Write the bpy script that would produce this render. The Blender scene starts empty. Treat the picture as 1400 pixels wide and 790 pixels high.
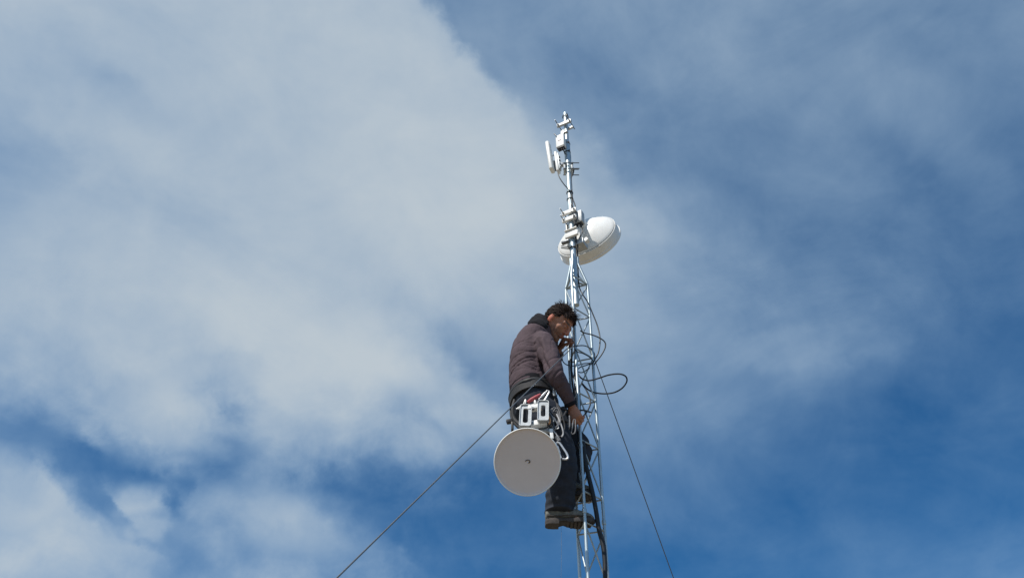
import bpy, bmesh, math, random
from mathutils import Vector, Matrix, noise
R = math.radians
V = Vector
random.seed(7)
sc = bpy.context.scene
col = sc.collection

# ------------------------------------------------------------------ camera
PITCH, FPX, EYE = 41.3, 1320.0, 1.6
cam = bpy.data.cameras.new('camera')
cam_o = bpy.data.objects.new('camera', cam)
col.objects.link(cam_o)
cam_o.location = (0, 0, EYE)
cam_o.rotation_euler = (R(90 + PITCH), 0, 0)
cam.sensor_width = 36
cam.lens = 36 * FPX / 1400
cam.clip_start, cam.clip_end = 0.05, 6000
sc.camera = cam_o
CT, ST = math.cos(R(PITCH)), math.sin(R(PITCH))


def P(px, py, Y):
    """the point at distance Y in front of the viewer seen at a photograph pixel"""
    a, b = (px - 700) / FPX, (395 - py) / FPX
    t = Y / (CT - b * ST)
    return V((a * t, Y, EYE + t * (ST + b * CT)))


# ------------------------------------------------------------------ sky and sun
SUN_EL, SUN_AZ = 54.0, 222.0            # azimuth clockwise from +Y
world = bpy.data.worlds.new('World')
sc.world = world
world.use_nodes = True
nt = world.node_tree
N, L = nt.nodes, nt.links
bg = N['Background']


def nd(t, **kw):
    n = N.new(t)
    for k, v in kw.items():
        setattr(n, k, v)
    return n


def mth(op, a, b=None, clamp=False):
    n = nd('ShaderNodeMath', operation=op, use_clamp=clamp)
    for i, x in enumerate((a, b)):
        if x is None:
            continue
        if isinstance(x, (int, float)):
            n.inputs[i].default_value = x
        else:
            L.new(x, n.inputs[i])
    return n.outputs[0]


def vdot(a, vec):
    n = nd('ShaderNodeVectorMath', operation='DOT_PRODUCT')
    L.new(a, n.inputs[0])
    n.inputs[1].default_value = vec
    return n.outputs['Value']


sky = nd('ShaderNodeTexSky', sky_type='NISHITA', sun_disc=False)
sky.sun_elevation, sky.sun_rotation = R(SUN_EL), R(SUN_AZ)
sky.altitude, sky.dust_density, sky.air_density, sky.ozone_density = 1500, 0.2, 1.0, 3.0
tint = nd('ShaderNodeMix', data_type='RGBA', blend_type='MULTIPLY')
tint.inputs['Factor'].default_value = 1
L.new(sky.outputs[0], tint.inputs['A'])
tint.inputs['B'].default_value = (0.29, 0.79, 1.06, 1)

tc = nd('ShaderNodeTexCoord')
dirv = tc.outputs['Generated']


def fbm(scale, detail, rough, off=(0, 0, 0), stretch=(1, 1, 1), distort=0.0):
    mp = nd('ShaderNodeMapping')
    mp.inputs['Location'].default_value = off
    mp.inputs['Scale'].default_value = stretch
    L.new(dirv, mp.inputs['Vector'])
    n = nd('ShaderNodeTexNoise')
    n.inputs['Scale'].default_value = scale
    n.inputs['Detail'].default_value = detail
    n.inputs['Roughness'].default_value = rough
    n.inputs['Distortion'].default_value = distort
    L.new(mp.outputs[0], n.inputs['Vector'])
    return n


wz = mth('MAXIMUM', mth('ABSOLUTE', vdot(dirv, (0, CT, ST))), 0.25)
wA = fbm(7.0, 4, 0.55, (3.1, 0.2, 1.7))
wB = fbm(7.0, 4, 0.55, (9.4, 5.2, 6.1))
warp = 0.05
wC = fbm(26.0, 5, 0.6, (0.7, 6.6, 2.9))
u = mth('ADD', mth('ADD', mth('DIVIDE', vdot(dirv, (1, 0, 0)), wz), mth('MULTIPLY', mth('SUBTRACT', wC.outputs['Fac'], 0.5), 0.05)), mth('MULTIPLY', mth('SUBTRACT', wA.outputs['Fac'], 0.5), warp))
v = mth('ADD', mth('DIVIDE', vdot(dirv, (0, -ST, CT)), wz), mth('MULTIPLY', mth('SUBTRACT', wB.outputs['Fac'], 0.5), warp))
uu = mth('ADD', mth('MULTIPLY', u, FPX / 1400), 0.5)                 # 0..1 over the photographed sky
vv = mth('ADD', mth('MULTIPLY', v, -FPX / 800), 395 / 800)           # 0..1 downwards
SLANT = 0.514                                                        # the cloud banks lean this way
us = mth('DIVIDE', mth('ADD', mth('SUBTRACT', uu, mth('MULTIPLY', vv, SLANT)), SLANT), 1 + SLANT)
# cloud cover by bearing (columns, hundredths of the width) and height (rows)
CLOUD = [
    (0.000, [(0, .80), (.07, .78), (.14, .74), (.22, .82), (.30, .84), (.38, .82), (.404, .78), (.43, .42), (.5, .40), (.58, .46), (.64, .47), (.72, .42), (.79, .42), (.86, .44), (.93, .40), (1, .36)]),
    (0.125, [(0, .70), (.06, .68), (.10, .60), (.15, .76), (.22, .84), (.29, .88), (.36, .88), (.42, .86), (.462, .80), (.49, .42), (.57, .40), (.64, .44), (.72, .46), (.79, .42), (.86, .42), (.93, .34), (1, .36)]),
    (0.250, [(0, .52), (.04, .58), (.08, .76), (.14, .82), (.22, .80), (.29, .84), (.36, .86), (.43, .92), (.50, .84), (.55, .70), (.60, .42), (.66, .36), (.72, .38), (.79, .36), (.86, .28), (.91, .34), (1, .28)]),
    (0.375, [(0, .62), (.07, .70), (.14, .74), (.18, .74), (.25, .80), (.32, .80), (.38, .90), (.43, .94), (.50, .88), (.57, .76), (.63, .60), (.68, .42), (.74, .36), (.80, .34), (.86, .30), (.93, .24), (1, .22)]),
    (0.500, [(0, .72), (.07, .80), (.14, .86), (.21, .92), (.27, .92), (.33, .80), (.38, .74), (.43, .80), (.48, .78), (.54, .70), (.60, .62), (.66, .50), (.72, .40), (.79, .36), (.86, .30), (.93, .22), (1, .16)]),
    (0.625, [(0, .58), (.07, .70), (.14, .78), (.21, .72), (.27, .88), (.33, .94), (.38, .90), (.43, .66), (.465, .36), (.50, .42), (.56, .46), (.62, .44), (.68, .40), (.74, .40), (.79, .36), (.86, .22), (.93, .14), (1, .08)]),
    (0.700, [(0, .34), (.036, .34), (.07, .48), (.107, .70), (.18, .74), (.207, .58), (.221, .44), (.25, .60), (.286, .78), (.357, .74), (.407, .56), (.43, .70), (.475, .72), (.50, .50), (.55, .40), (.62, .36), (.70, .36), (.79, .22), (.86, .14), (.93, .10), (1, .08)]),
    (0.755, [(0, .22), (.043, .18), (.08, .20), (.103, .52), (.143, .60), (.19, .54), (.229, .34), (.286, .60), (.357, .62), (.43, .52), (.465, .42), (.50, .34), (.55, .28), (.62, .34), (.70, .26), (.79, .12), (.86, .07), (1, .06)]),
    (0.805, [(0, .54), (.036, .54), (.05, .26), (.065, .14), (.13, .15), (.15, .27), (.178, .26), (.20, .22), (.24, .36), (.286, .44), (.371, .40), (.40, .32), (.43, .20), (.50, .14), (.60, .24), (.68, .25), (.72, .18), (.79, .08), (.93, .05), (1, .06)]),
    (0.875, [(0, .60), (.07, .62), (.085, .40), (.10, .22), (.118, .24), (.125, .46), (.153, .46), (.17, .24), (.19, .40), (.235, .50), (.30, .48), (.33, .24), (.36, .13), (.43, .06), (.50, .06), (.58, .16), (.64, .22), (.70, .14), (.79, .04), (.88, .05), (.95, .10), (1, .12)]),
    (0.940, [(0, .64), (.143, .66), (.157, .46), (.18, .34), (.214, .50), (.236, .44), (.27, .50), (.32, .50), (.357, .38), (.386, .28), (.40, .12), (.5, .04), (.6, .04), (.72, .05), (.79, .06), (.857, .14), (.93, .13), (1, .20)]),
    (1.000, [(0, .64), (.07, .66), (.13, .62), (.17, .44), (.22, .46), (.28, .48), (.34, .46), (.38, .36), (.41, .10), (.5, .04), (.6, .04), (.7, .04), (.78, .08), (.86, .18), (.93, .18), (1, .26)]),
]
cur, q0 = None, 0.0
for q, stops in CLOUD:
    rmp = nd('ShaderNodeValToRGB')
    rmp.color_ramp.interpolation = 'EASE'
    els = rmp.color_ramp.elements
    while len(els) > 1:
        els.remove(els[-1])
    for i, (p, val) in enumerate(stops):
        e = els[0] if i == 0 else els.new(p)
        e.position = (p - SLANT * q + SLANT) / (1 + SLANT)
        e.color = (val, val, val, 1)
    L.new(us, rmp.inputs[0])
    if cur is None:
        cur = rmp.outputs[0]
    else:
        mr = nd('ShaderNodeMapRange', clamp=True)
        mr.inputs['From Min'].default_value = q0
        mr.inputs['From Max'].default_value = q
        L.new(vv, mr.inputs['Value'])
        mx = nd('ShaderNodeMix', data_type='RGBA')
        L.new(mr.outputs[0], mx.inputs['Factor'])
        L.new(cur, mx.inputs['A'])
        L.new(rmp.outputs[0], mx.inputs['B'])
        cur = mx.outputs['Result']
    q0 = q
grain = fbm(9.0, 7, 0.58, (1.3, 4.4, 0.6), (1, 1, 1), 0.3)
wisp = fbm(5.0, 5, 0.6, (7.7, 1.9, 2.2), (1.0, 0.6, 2.2), 0.6)
puff = fbm(13.0, 9, 0.60, (2.3, 8.1, 5.5), (1, 1, 1), 0.2)


def ramp01(x, a, b):
    m = nd('ShaderNodeMapRange', clamp=True, interpolation_type='SMOOTHSTEP')
    m.inputs['From Min'].default_value, m.inputs['From Max'].default_value = a, b
    L.new(x, m.inputs['Value'])
    return m.outputs[0]


# small ragged puffs where the cloud bank breaks up, low towards the sun's side
low_bank = mth('MULTIPLY', ramp01(vv, 0.45, 0.72), ramp01(uu, 0.52, 0.40))
for cx, cy, rx, ry, am in ((190, 688, 38, 28, .24), (40, 662, 88, 58, .15), (95, 745, 135, 58, .06), (208, 727, 30, 16, .18), (238, 642, 45, 18, .12),
                           (335, 715, 105, 48, .10), (440, 722, 95, 40, .10), (150, 632, 80, 38, -.10), (245, 672, 26, 40, -.10), (545, 655, 130, 30, -.08),
                           (1090, 478, 110, 38, .10), (930, 300, 120, 60, .07), (560, 470, 120, 60, .08), (300, 560, 110, 60, .08), (330, 520, 40, 45, -.07)):
    dx = mth('MULTIPLY', mth('SUBTRACT', uu, cx / 1400), 1400 / rx)
    dy = mth('MULTIPLY', mth('SUBTRACT', vv, cy / 800), 800 / ry)
    rr_ = mth('SQRT', mth('ADD', mth('MULTIPLY', dx, dx), mth('MULTIPLY', dy, dy)))
    rr_ = mth('ADD', rr_, mth('MULTIPLY', mth('SUBTRACT', puff.outputs['Fac'], 0.5), 2.4))
    cur = mth('ADD', cur, mth('MULTIPLY', ramp01(rr_, 1.25, 0.45), am))
cur = mth('MAXIMUM', cur, 0.0)
edge = mth('MULTIPLY', mth('MULTIPLY', cur, mth('SUBTRACT', 1.0, cur)), 4.0)
amp = mth('ADD', mth('MULTIPLY', mth('MULTIPLY', low_bank, edge), 0.75), 0.14)
dens = mth('ADD', cur, mth('MULTIPLY', mth('SUBTRACT', puff.outputs['Fac'], 0.5), amp))
dens = mth('ADD', dens, mth('MULTIPLY', mth('SUBTRACT', grain.outputs['Fac'], 0.5), 0.34))
dens = mth('ADD', dens, mth('MULTIPLY', mth('SUBTRACT', wisp.outputs['Fac'], 0.5), 0.32), clamp=True)
dsm = mth('MULTIPLY', mth('MULTIPLY', dens, dens), mth('SUBTRACT', 3.0, mth('MULTIPLY', dens, 2.0)))
dens = mth('ADD', mth('MULTIPLY', dens, 0.62), mth('MULTIPLY', dsm, 0.38))
cmix = nd('ShaderNodeMix', data_type='RGBA')
L.new(dens, cmix.inputs['Factor'])
L.new(tint.outputs['Result'], cmix.inputs['A'])
cc = nd('ShaderNodeMix', data_type='RGBA')
L.new(dens, cc.inputs['Factor'])
cc.inputs['A'].default_value = (3.5, 5.7, 8.0, 1)                    # thin veil
cc.inputs['B'].default_value = (5.0, 5.70, 6.30, 1)                  # dense cloud
L.new(cc.outputs['Result'], cmix.inputs['B'])
L.new(cmix.outputs['Result'], bg.inputs[0])
bg.inputs[1].default_value = 0.1

sun = bpy.data.lights.new('sun', 'SUN')
sun.energy, sun.angle, sun.color = 4.7, R(0.53), (1.0, 0.95, 0.87)
sun_o = bpy.data.objects.new('sun', sun)
col.objects.link(sun_o)
sdir = V((math.sin(R(SUN_AZ)) * math.cos(R(SUN_EL)), math.cos(R(SUN_AZ)) * math.cos(R(SUN_EL)), math.sin(R(SUN_EL))))
sun_o.rotation_euler = sdir.to_track_quat('Z', 'Y').to_euler()
sc.view_settings.view_transform = 'Standard'
sc.view_settings.look = 'None'
sc.view_settings.exposure = 0.0
sc.view_settings.gamma = 1.0


# ------------------------------------------------------------------ materials
def material(name, base, rough=0.5, metal=0.0, var=0.15, scale=20.0, bump=0.0, bscale=120.0, sss=0.0, stretch=(1, 1, 1), spec=0.5, dark=None):
    m = bpy.data.materials.new(name)
    m.use_nodes = True
    t = m.node_tree
    b = t.nodes['Principled BSDF']
    b.inputs['Roughness'].default_value = rough
    b.inputs['Metallic'].default_value = metal
    b.inputs['Specular IOR Level'].default_value = spec
    tcn = t.nodes.new('ShaderNodeTexCoord')
    mp = t.nodes.new('ShaderNodeMapping')
    mp.inputs['Scale'].default_value = stretch
    t.links.new(tcn.outputs['Object'], mp.inputs[0])
    nz = t.nodes.new('ShaderNodeTexNoise')
    nz.inputs['Scale'].default_value = scale
    nz.inputs['Detail'].default_value = 6
    nz.inputs['Roughness'].default_value = 0.62
    t.links.new(mp.outputs[0], nz.inputs[0])
    rp = t.nodes.new('ShaderNodeValToRGB')
    rp.color_ramp.elements[0].position, rp.color_ramp.elements[1].position = 0.3, 0.7
    lo = dark or [c * (1 - var) for c in base]
    rp.color_ramp.elements[0].color = (*lo, 1)
    rp.color_ramp.elements[1].color = (*[min(1, c * (1 + var)) for c in base], 1)
    t.links.new(nz.outputs['Fac'], rp.inputs[0])
    t.links.new(rp.outputs[0], b.inputs['Base Color'])
    rr = t.nodes.new('ShaderNodeMapRange')
    rr.inputs['To Min'].default_value, rr.inputs['To Max'].default_value = max(0.03, rough - 0.1), min(1, rough + 0.12)
    t.links.new(nz.outputs['Fac'], rr.inputs[0])
    t.links.new(rr.outputs[0], b.inputs['Roughness'])
    if sss:
        b.inputs['Subsurface Weight'].default_value = sss
        b.inputs['Subsurface Radius'].default_value = (1.0, 0.35, 0.2)
        b.inputs['Subsurface Scale'].default_value = 0.012
    if bump:
        n2 = t.nodes.new('ShaderNodeTexNoise')
        n2.inputs['Scale'].default_value = bscale
        n2.inputs['Detail'].default_value = 5
        t.links.new(mp.outputs[0], n2.inputs[0])
        bp = t.nodes.new('ShaderNodeBump')
        bp.inputs['Strength'].default_value = bump
        bp.inputs['Distance'].default_value = 0.004
        t.links.new(n2.outputs['Fac'], bp.inputs['Height'])
        t.links.new(bp.outputs[0], b.inputs['Normal'])
    return m


M = dict(
    zinc=material('galvanized_steel', (0.46, 0.53, 0.56), 0.46, 0.8, 0.14, 35, 0.12, 160, stretch=(1, 1, 0.25)),
    rod=material('galvanized_rod', (0.38, 0.43, 0.45), 0.5, 0.7, 0.2, 40, 0.1, 160),
    bolt=material('zinc_bolt', (0.20, 0.21, 0.22), 0.42, 0.8, 0.3, 90),
    white=material('white_paint', (0.82, 0.82, 0.80), 0.38, 0.0, 0.03, 9, 0.03, 60, dark=(0.74, 0.73, 0.70), stretch=(1, 1, .35)),
    plastic=material('white_plastic', (0.78, 0.78, 0.76), 0.42, 0.0, 0.04, 20, dark=(0.70, 0.70, 0.68)),
    alu=material('cast_aluminium', (0.42, 0.44, 0.45), 0.45, 0.45, 0.1, 40, 0.1, 200),
    face=material('grey_paint', (0.66, 0.595, 0.58), 0.55, 0.0, 0.045, 6, 0.03, 80),
    rubber=material('black_rubber', (0.014, 0.016, 0.020), 0.5, 0.0, 0.3, 60, spec=0.35),
    dark=material('dark_plastic', (0.035, 0.035, 0.038), 0.5, 0.0, 0.3, 60),
    wire=material('steel_wire', (0.13, 0.14, 0.15), 0.5, 0.6, 0.3, 200, 0.3, 500),
    jacket=material('brown_fleece', (0.086, 0.061, 0.071), 0.88, 0.0, 0.16, 26, 0.35, 420, spec=0.25),
    hood=material('black_lining', (0.013, 0.013, 0.017), 0.9, 0.0, 0.25, 50, 0.3, 300, spec=0.2),
    jeans=material('dark_jeans', (0.026, 0.031, 0.044), 0.82, 0.0, 0.35, 18, 0.35, 380, spec=0.25),
    web=material('black_webbing', (0.022, 0.022, 0.025), 0.7, 0.0, 0.3, 70, 0.3, 500),
    greyweb=material('grey_webbing', (0.50, 0.50, 0.51), 0.75, 0.0, 0.2, 80, 0.3, 500),
    red=material('red_webbing', (0.40, 0.075, 0.085), 0.6, 0.0, 0.2, 80, 0.2, 400),
    orange=material('brass_buckle', (0.75, 0.36, 0.16), 0.4, 0.4, 0.2, 80),
    boot=material('worn_leather', (0.135, 0.140, 0.132), 0.8, 0.0, 0.45, 40, 0.35, 160),
    sole=material('brown_sole', (0.056, 0.049, 0.047), 0.85, 0.0, 0.3, 40, 0.4, 200),
    hair=material('dark_hair', (0.030, 0.019, 0.017), 0.72, 0.0, 0.45, 60, spec=0.15),
    eye=material('eye_white', (0.6, 0.58, 0.55), 0.2, 0.0, 0.05, 30),
    iris=material('brown_iris', (0.05, 0.03, 0.02), 0.2, 0.0, 0.2, 60),
    cord=material('grey_cord', (0.20, 0.20, 0.21), 0.8, 0.0, 0.35, 90),
    steelgrey=material('grey_alloy', (0.30, 0.31, 0.32), 0.4, 0.4, 0.2, 80),
    silver=material('polished_alloy', (0.60, 0.60, 0.61), 0.3, 0.6, 0.1, 60),
    ground=material('dry_grass_soil', (0.215, 0.170, 0.125), 0.95, 0.0, 0.3, 0.9, 0.5, 12, dark=(0.11, 0.10, 0.06)),
    concrete=material('concrete', (0.36, 0.35, 0.33), 0.9, 0.0, 0.15, 8, 0.4, 60),
)


def skin_material():
    m = material('skin', (0.40, 0.205, 0.145), 0.62, 0.0, 0.10, 40, 0.25, 260, sss=0.16, spec=0.25)
    t = m.node_tree
    b = t.nodes['Principled BSDF']
    src = b.inputs['Base Color'].links[0].from_socket
    for attr, colr, amt in (('stubble', (0.075, 0.05, 0.042, 1), 0.85), ('lip', (0.33, 0.12, 0.10, 1), 0.8), ('flush_ear_glow', (0.52, 0.15, 0.10, 1), 0.7)):  # last tint: nose and eye flush, plus painted glow of the sunlit ear
        a = t.nodes.new('ShaderNodeAttribute')
        a.attribute_name = attr
        f = t.nodes.new('ShaderNodeMath')
        f.operation = 'MULTIPLY'
        f.inputs[1].default_value = amt
        t.links.new(a.outputs['Fac'], f.inputs[0])
        mx = t.nodes.new('ShaderNodeMix')
        mx.data_type = 'RGBA'
        t.links.new(f.outputs[0], mx.inputs['Factor'])
        t.links.new(src, mx.inputs['A'])
        mx.inputs['B'].default_value = colr
        src = mx.outputs['Result']
    t.links.new(src, b.inputs['Base Color'])
    return m


M['skin'] = skin_material()


# ------------------------------------------------------------------ geometry helpers
def catmull(pts, n):
    pts = [V(p) for p in pts]
    if len(pts) < 3:
        return [pts[0].lerp(pts[-1], i / n) for i in range(n + 1)]
    ext = [pts[0] * 2 - pts[1]] + pts + [pts[-1] * 2 - pts[-2]]
    out = []
    for i in range(1, len(ext) - 2):
        p0, p1, p2, p3 = ext[i - 1:i + 3]
        for k in range(n):
            s = k / n
            out.append(0.5 * ((2 * p1) + (p2 - p0) * s + (2 * p0 - 5 * p1 + 4 * p2 - p3) * s * s + (3 * p1 - p0 - 3 * p2 + p3) * s ** 3))
    out.append(pts[-1])
    return out


def lerpl(vals, n):
    """linear resampling of a list of scalars or tuples, n steps per span"""
    out = []
    for a, b in zip(vals, vals[1:]):
        for k in range(n):
            s = k / n
            s2 = s
            if isinstance(a, (tuple, list)):
                out.append(tuple(x + (y - x) * s2 for x, y in zip(a, b)))
            else:
                out.append(a + (b - a) * s2)
    out.append(vals[-1])
    return out


class G:
    def __init__(s):
        s.bm = bmesh.new()

    def rings(s, rings, cap=True, closed=False):
        rv = [[s.bm.verts.new(p) for p in r] for r in rings]
        n = len(rv[0])
        pairs = list(zip(rv, rv[1:])) + ([(rv[-1], rv[0])] if closed else [])
        for a, b in pairs:
            for i in range(n):
                s.bm.faces.new((a[i], a[(i + 1) % n], b[(i + 1) % n], b[i]))
        if cap and not closed:
            s.bm.faces.new(list(reversed(rv[0])))
            s.bm.faces.new(rv[-1])
        return s

    def tube(s, pts, r, n=8, sub=0, closed=False):
        pts = [V(p) for p in pts]
        if sub:
            if closed:
                k = len(pts)
                full = catmull(pts[-2:] + pts + pts[:3], sub)
                pts = full[2 * sub:(2 + k) * sub]
            else:
                if isinstance(r, (list, tuple)):
                    r = lerpl(list(r), sub)
                pts = catmull(pts, sub)
        m = len(pts)
        rr = r if isinstance(r, (list, tuple)) else [r] * m
        up = None
        rg = []
        for i, p in enumerate(pts):
            if closed:
                t = (pts[(i + 1) % m] - pts[i - 1])
            else:
                t = (pts[min(i + 1, m - 1)] - pts[max(i - 1, 0)])
            t.normalize()
            if up is None:
                up = t.orthogonal().normalized()
            up = (up - t * up.dot(t))
            up = up.normalized() if up.length > 1e-6 else t.orthogonal().normalized()
            sd = t.cross(up)
            rg.append([p + (up * math.cos(2 * math.pi * k / n) + sd * math.sin(2 * math.pi * k / n)) * rr[i] for k in range(n)])
        return s.rings(rg, closed=closed)

    def loft(s, pts, radii, side, n=20, sub=4, power=2.0):
        """closed body along pts; radii = (along front, along side); side = fixed lateral direction"""
        cp = catmull(pts, sub)
        rr = lerpl([r if isinstance(r, tuple) else (r, r) for r in radii], sub)
        side = V(side).normalized()
        rg = []
        m = len(cp)
        for i, p in enumerate(cp):
            t = (cp[min(i + 1, m - 1)] - cp[max(i - 1, 0)]).normalized()
            sd = (side - t * side.dot(t)).normalized()
            fr = t.cross(sd)
            ring = []
            for k in range(n):
                a = 2 * math.pi * k / n
                ca, sa = math.cos(a), math.sin(a)
                if power != 2.0:
                    ca = math.copysign(abs(ca) ** (2 / power), ca)
                    sa = math.copysign(abs(sa) ** (2 / power), sa)
                ring.append(p + fr * (rr[i][0] * ca) + sd * (rr[i][1] * sa))
            rg.append(ring)
        return s.rings(rg)

    def capsule(s, p0, r0, p1, r1, n=14):
        p0, p1 = V(p0), V(p1)
        t = (p1 - p0)
        ln = t.length
        t.normalize()
        up = t.orthogonal().normalized()
        sd = t.cross(up)
        rg = []
        prof = []
        for k in range(1, 6):
            a = math.pi / 2 * k / 5
            prof.append((-math.cos(a) * r0, math.sin(a) * r0))
        for k in range(0, 5):
            a = math.pi / 2 * k / 5
            prof.append((ln + math.sin(a) * r1, math.cos(a) * r1))
        for d, r in prof:
            c = p0 + t * d
            rg.append([c + (up * math.cos(2 * math.pi * k / n) + sd * math.sin(2 * math.pi * k / n)) * r for k in range(n)])
        return s.rings(rg)

    def ball(s, c, r, mat=None, seg=20, rng=14):
        r = r if isinstance(r, (tuple, list)) else (r, r, r)
        mt = Matrix.Translation(V(c)) @ (mat.to_4x4() if mat else Matrix()) @ Matrix.Diagonal((*r, 1))
        bmesh.ops.create_uvsphere(s.bm, u_segments=seg, v_segments=rng, radius=1, matrix=mt)
        return s

    def box(s, c, ax, half, bevel=0.0, seg=2):
        b = bmesh.new()
        bmesh.ops.create_cube(b, size=2)
        for vtx in b.verts:
            vtx.co = V((vtx.co.x * half[0], vtx.co.y * half[1], vtx.co.z * half[2]))
        if bevel:
            bmesh.ops.bevel(b, geom=list(b.edges), offset=bevel, segments=seg, affect='EDGES', profile=0.5)
        x, y, z = [V(a).normalized() for a in ax]
        mt = Matrix((x, y, z)).transposed().to_4x4()
        mt.translation = V(c)
        b.transform(mt)
        s.add(b)
        b.free()
        return s

    def add(s, other):
        mp = {}
        for vtx in other.verts:
            mp[vtx] = s.bm.verts.new(vtx.co)
        for f in other.faces:
            s.bm.faces.new([mp[x] for x in f.verts])

    def cyl(s, p0, p1, r, n=14, r2=None, bevel=0.0):
        p0, p1 = V(p0), V(p1)
        r2 = r if r2 is None else r2
        t = (p1 - p0).normalized()
        if bevel:
            return s.tube([p0, p0 + t * bevel * .3, p0 + t * bevel, p1 - t * bevel, p1 - t * bevel * .3, p1], [r - bevel, r - bevel * .3, r, r2, r2 - bevel * .3, r2 - bevel], n)
        return s.tube([p0, p1], [r, r2], n)

    def lathe(s, c, axis, prof, n=48, cap=False):
        """prof = (distance along axis, radius)"""
        c, t = V(c), V(axis).normalized()
        up = t.orthogonal().normalized()
        sd = t.cross(up)
        rg = [[c + t * d + (up * math.cos(2 * math.pi * k / n) + sd * math.sin(2 * math.pi * k / n)) * r for k in range(n)] for d, r in prof]
        return s.rings(rg, cap=cap)

    def slab(s, outer, inner, c, ax, th):
        """plate with an optional slot; outlines as lists of (u, v) with equal counts"""
        x, y, z = [V(a).normalized() for a in ax]
        c = V(c)
        f = lambda pt, w: c + x * pt[0] + y * pt[1] + z * w
        h = th / 2
        if inner is None:
            return s.rings([[f(p, -h) for p in outer], [f(p, h) for p in outer]])
        return s.rings([[f(p, -h) for p in outer], [f(p, h) for p in outer], [f(p, h) for p in inner], [f(p, -h) for p in inner]], closed=True)

    def mesh(s, name, recalc=True):
        if recalc:
            bmesh.ops.recalc_face_normals(s.bm, faces=list(s.bm.faces))
        me = bpy.data.meshes.new(name)
        s.bm.to_mesh(me)
        s.bm.free()
        return me


def rrect(w, h, r, n=5, c=(0, 0)):
    out = []
    for sx, sy, a0 in ((1, 1, 0), (-1, 1, 90), (-1, -1, 180), (1, -1, 270)):
        for k in range(n):
            a = R(a0 + 90 * k / (n - 1))
            out.append((c[0] + sx * (w - r) + r * math.cos(a), c[1] + sy * (h - r) + r * math.sin(a)))
    return out


def shade(me, smooth=True, angle=40):
    if smooth:
        me.shade_smooth() if hasattr(me, 'shade_smooth') else me.polygons.foreach_set('use_smooth', [True] * len(me.polygons))
        try:
            me.set_sharp_from_angle(angle=R(angle))
        except Exception:
            pass


def remesh(g, voxel, smooth=6, name='body'):
    bmesh.ops.recalc_face_normals(g.bm, faces=list(g.bm.faces))
    me = bpy.data.meshes.new(name)
    g.bm.to_mesh(me)
    g.bm.free()
    o = bpy.data.objects.new('temp_' + name, me)
    col.objects.link(o)
    md = o.modifiers.new('r', 'REMESH')
    md.mode = 'VOXEL'
    md.voxel_size = voxel
    ms = o.modifiers.new('s', 'SMOOTH')
    ms.iterations = smooth
    ms.factor = 0.5
    dg = bpy.context.evaluated_depsgraph_get()
    out = bpy.data.meshes.new_from_object(o.evaluated_get(dg))
    out.name = name
    bpy.data.objects.remove(o)
    bpy.data.meshes.remove(me)
    return out


def thing(name, loc, label, cat, group=None):
    o = bpy.data.objects.new(name, None)
    o.empty_display_size = 0.05
    col.objects.link(o)
    o.location = loc
    o['label'], o['category'] = label, cat
    if group:
        o['group'] = group
    return o


def wloc(o):
    p = V((0, 0, 0))
    while o:
        p = p + o.location
        o = o.parent
    return p


def obj(name, g, mat, parent=None, smooth=True, angle=40, label=None, cat=None, group=None, kind=None):
    me = g if isinstance(g, bpy.types.Mesh) else g.mesh(name)
    me.materials.clear()
    me.materials.append(M[mat])
    shade(me, smooth, angle)
    o = bpy.data.objects.new(name, me)
    col.objects.link(o)
    if parent:
        me.transform(Matrix.Translation(-wloc(parent)))
        o.parent = parent
    else:
        me_c = sum((V(c) for c in o.bound_box), V()) / 8
        if not kind:
            me.transform(Matrix.Translation(-me_c))
            o.location = me_c
    for k, val in (('label', label), ('category', cat), ('group', group), ('kind', kind)):
        if val:
            o[k] = val
    return o


def rodobj(name, mesh_cache, key, p0, p1, r, mat, parent, n=8):
    """straight rod between two points, mesh data shared by rods of one length"""
    p0, p1 = V(p0), V(p1)
    ln = (p1 - p0).length
    key = (key, round(ln, 3))
    if key not in mesh_cache:
        g = G()
        g.cyl((0, 0, 0), (0, 0, ln), r, n)
        me = g.mesh(name)
        me.materials.append(M[mat])
        shade(me)
        mesh_cache[key] = me
    o = bpy.data.objects.new(name, mesh_cache[key])
    col.objects.link(o)
    o.parent = parent
    o.location = p0 - wloc(parent)
    o.rotation_mode = 'QUATERNION'
    o.rotation_quaternion = (p1 - p0).to_track_quat('Z', 'Y')
    return o


# ------------------------------------------------------------------ ground (below the frame)
g = G()
rg = []
for rad in (0.01, 3, 8, 20, 60, 200, 700, 2500):
    rg.append([V((rad * math.cos(2 * math.pi * k / 48), rad * math.sin(2 * math.pi * k / 48), 0.0 if rad < 30 else rad * 0.004 * noise.noise((rad, k * .4, 1)))) for k in range(48)])
g.rings(rg, cap=True)
obj('ground', g, 'ground', kind='structure')

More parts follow.
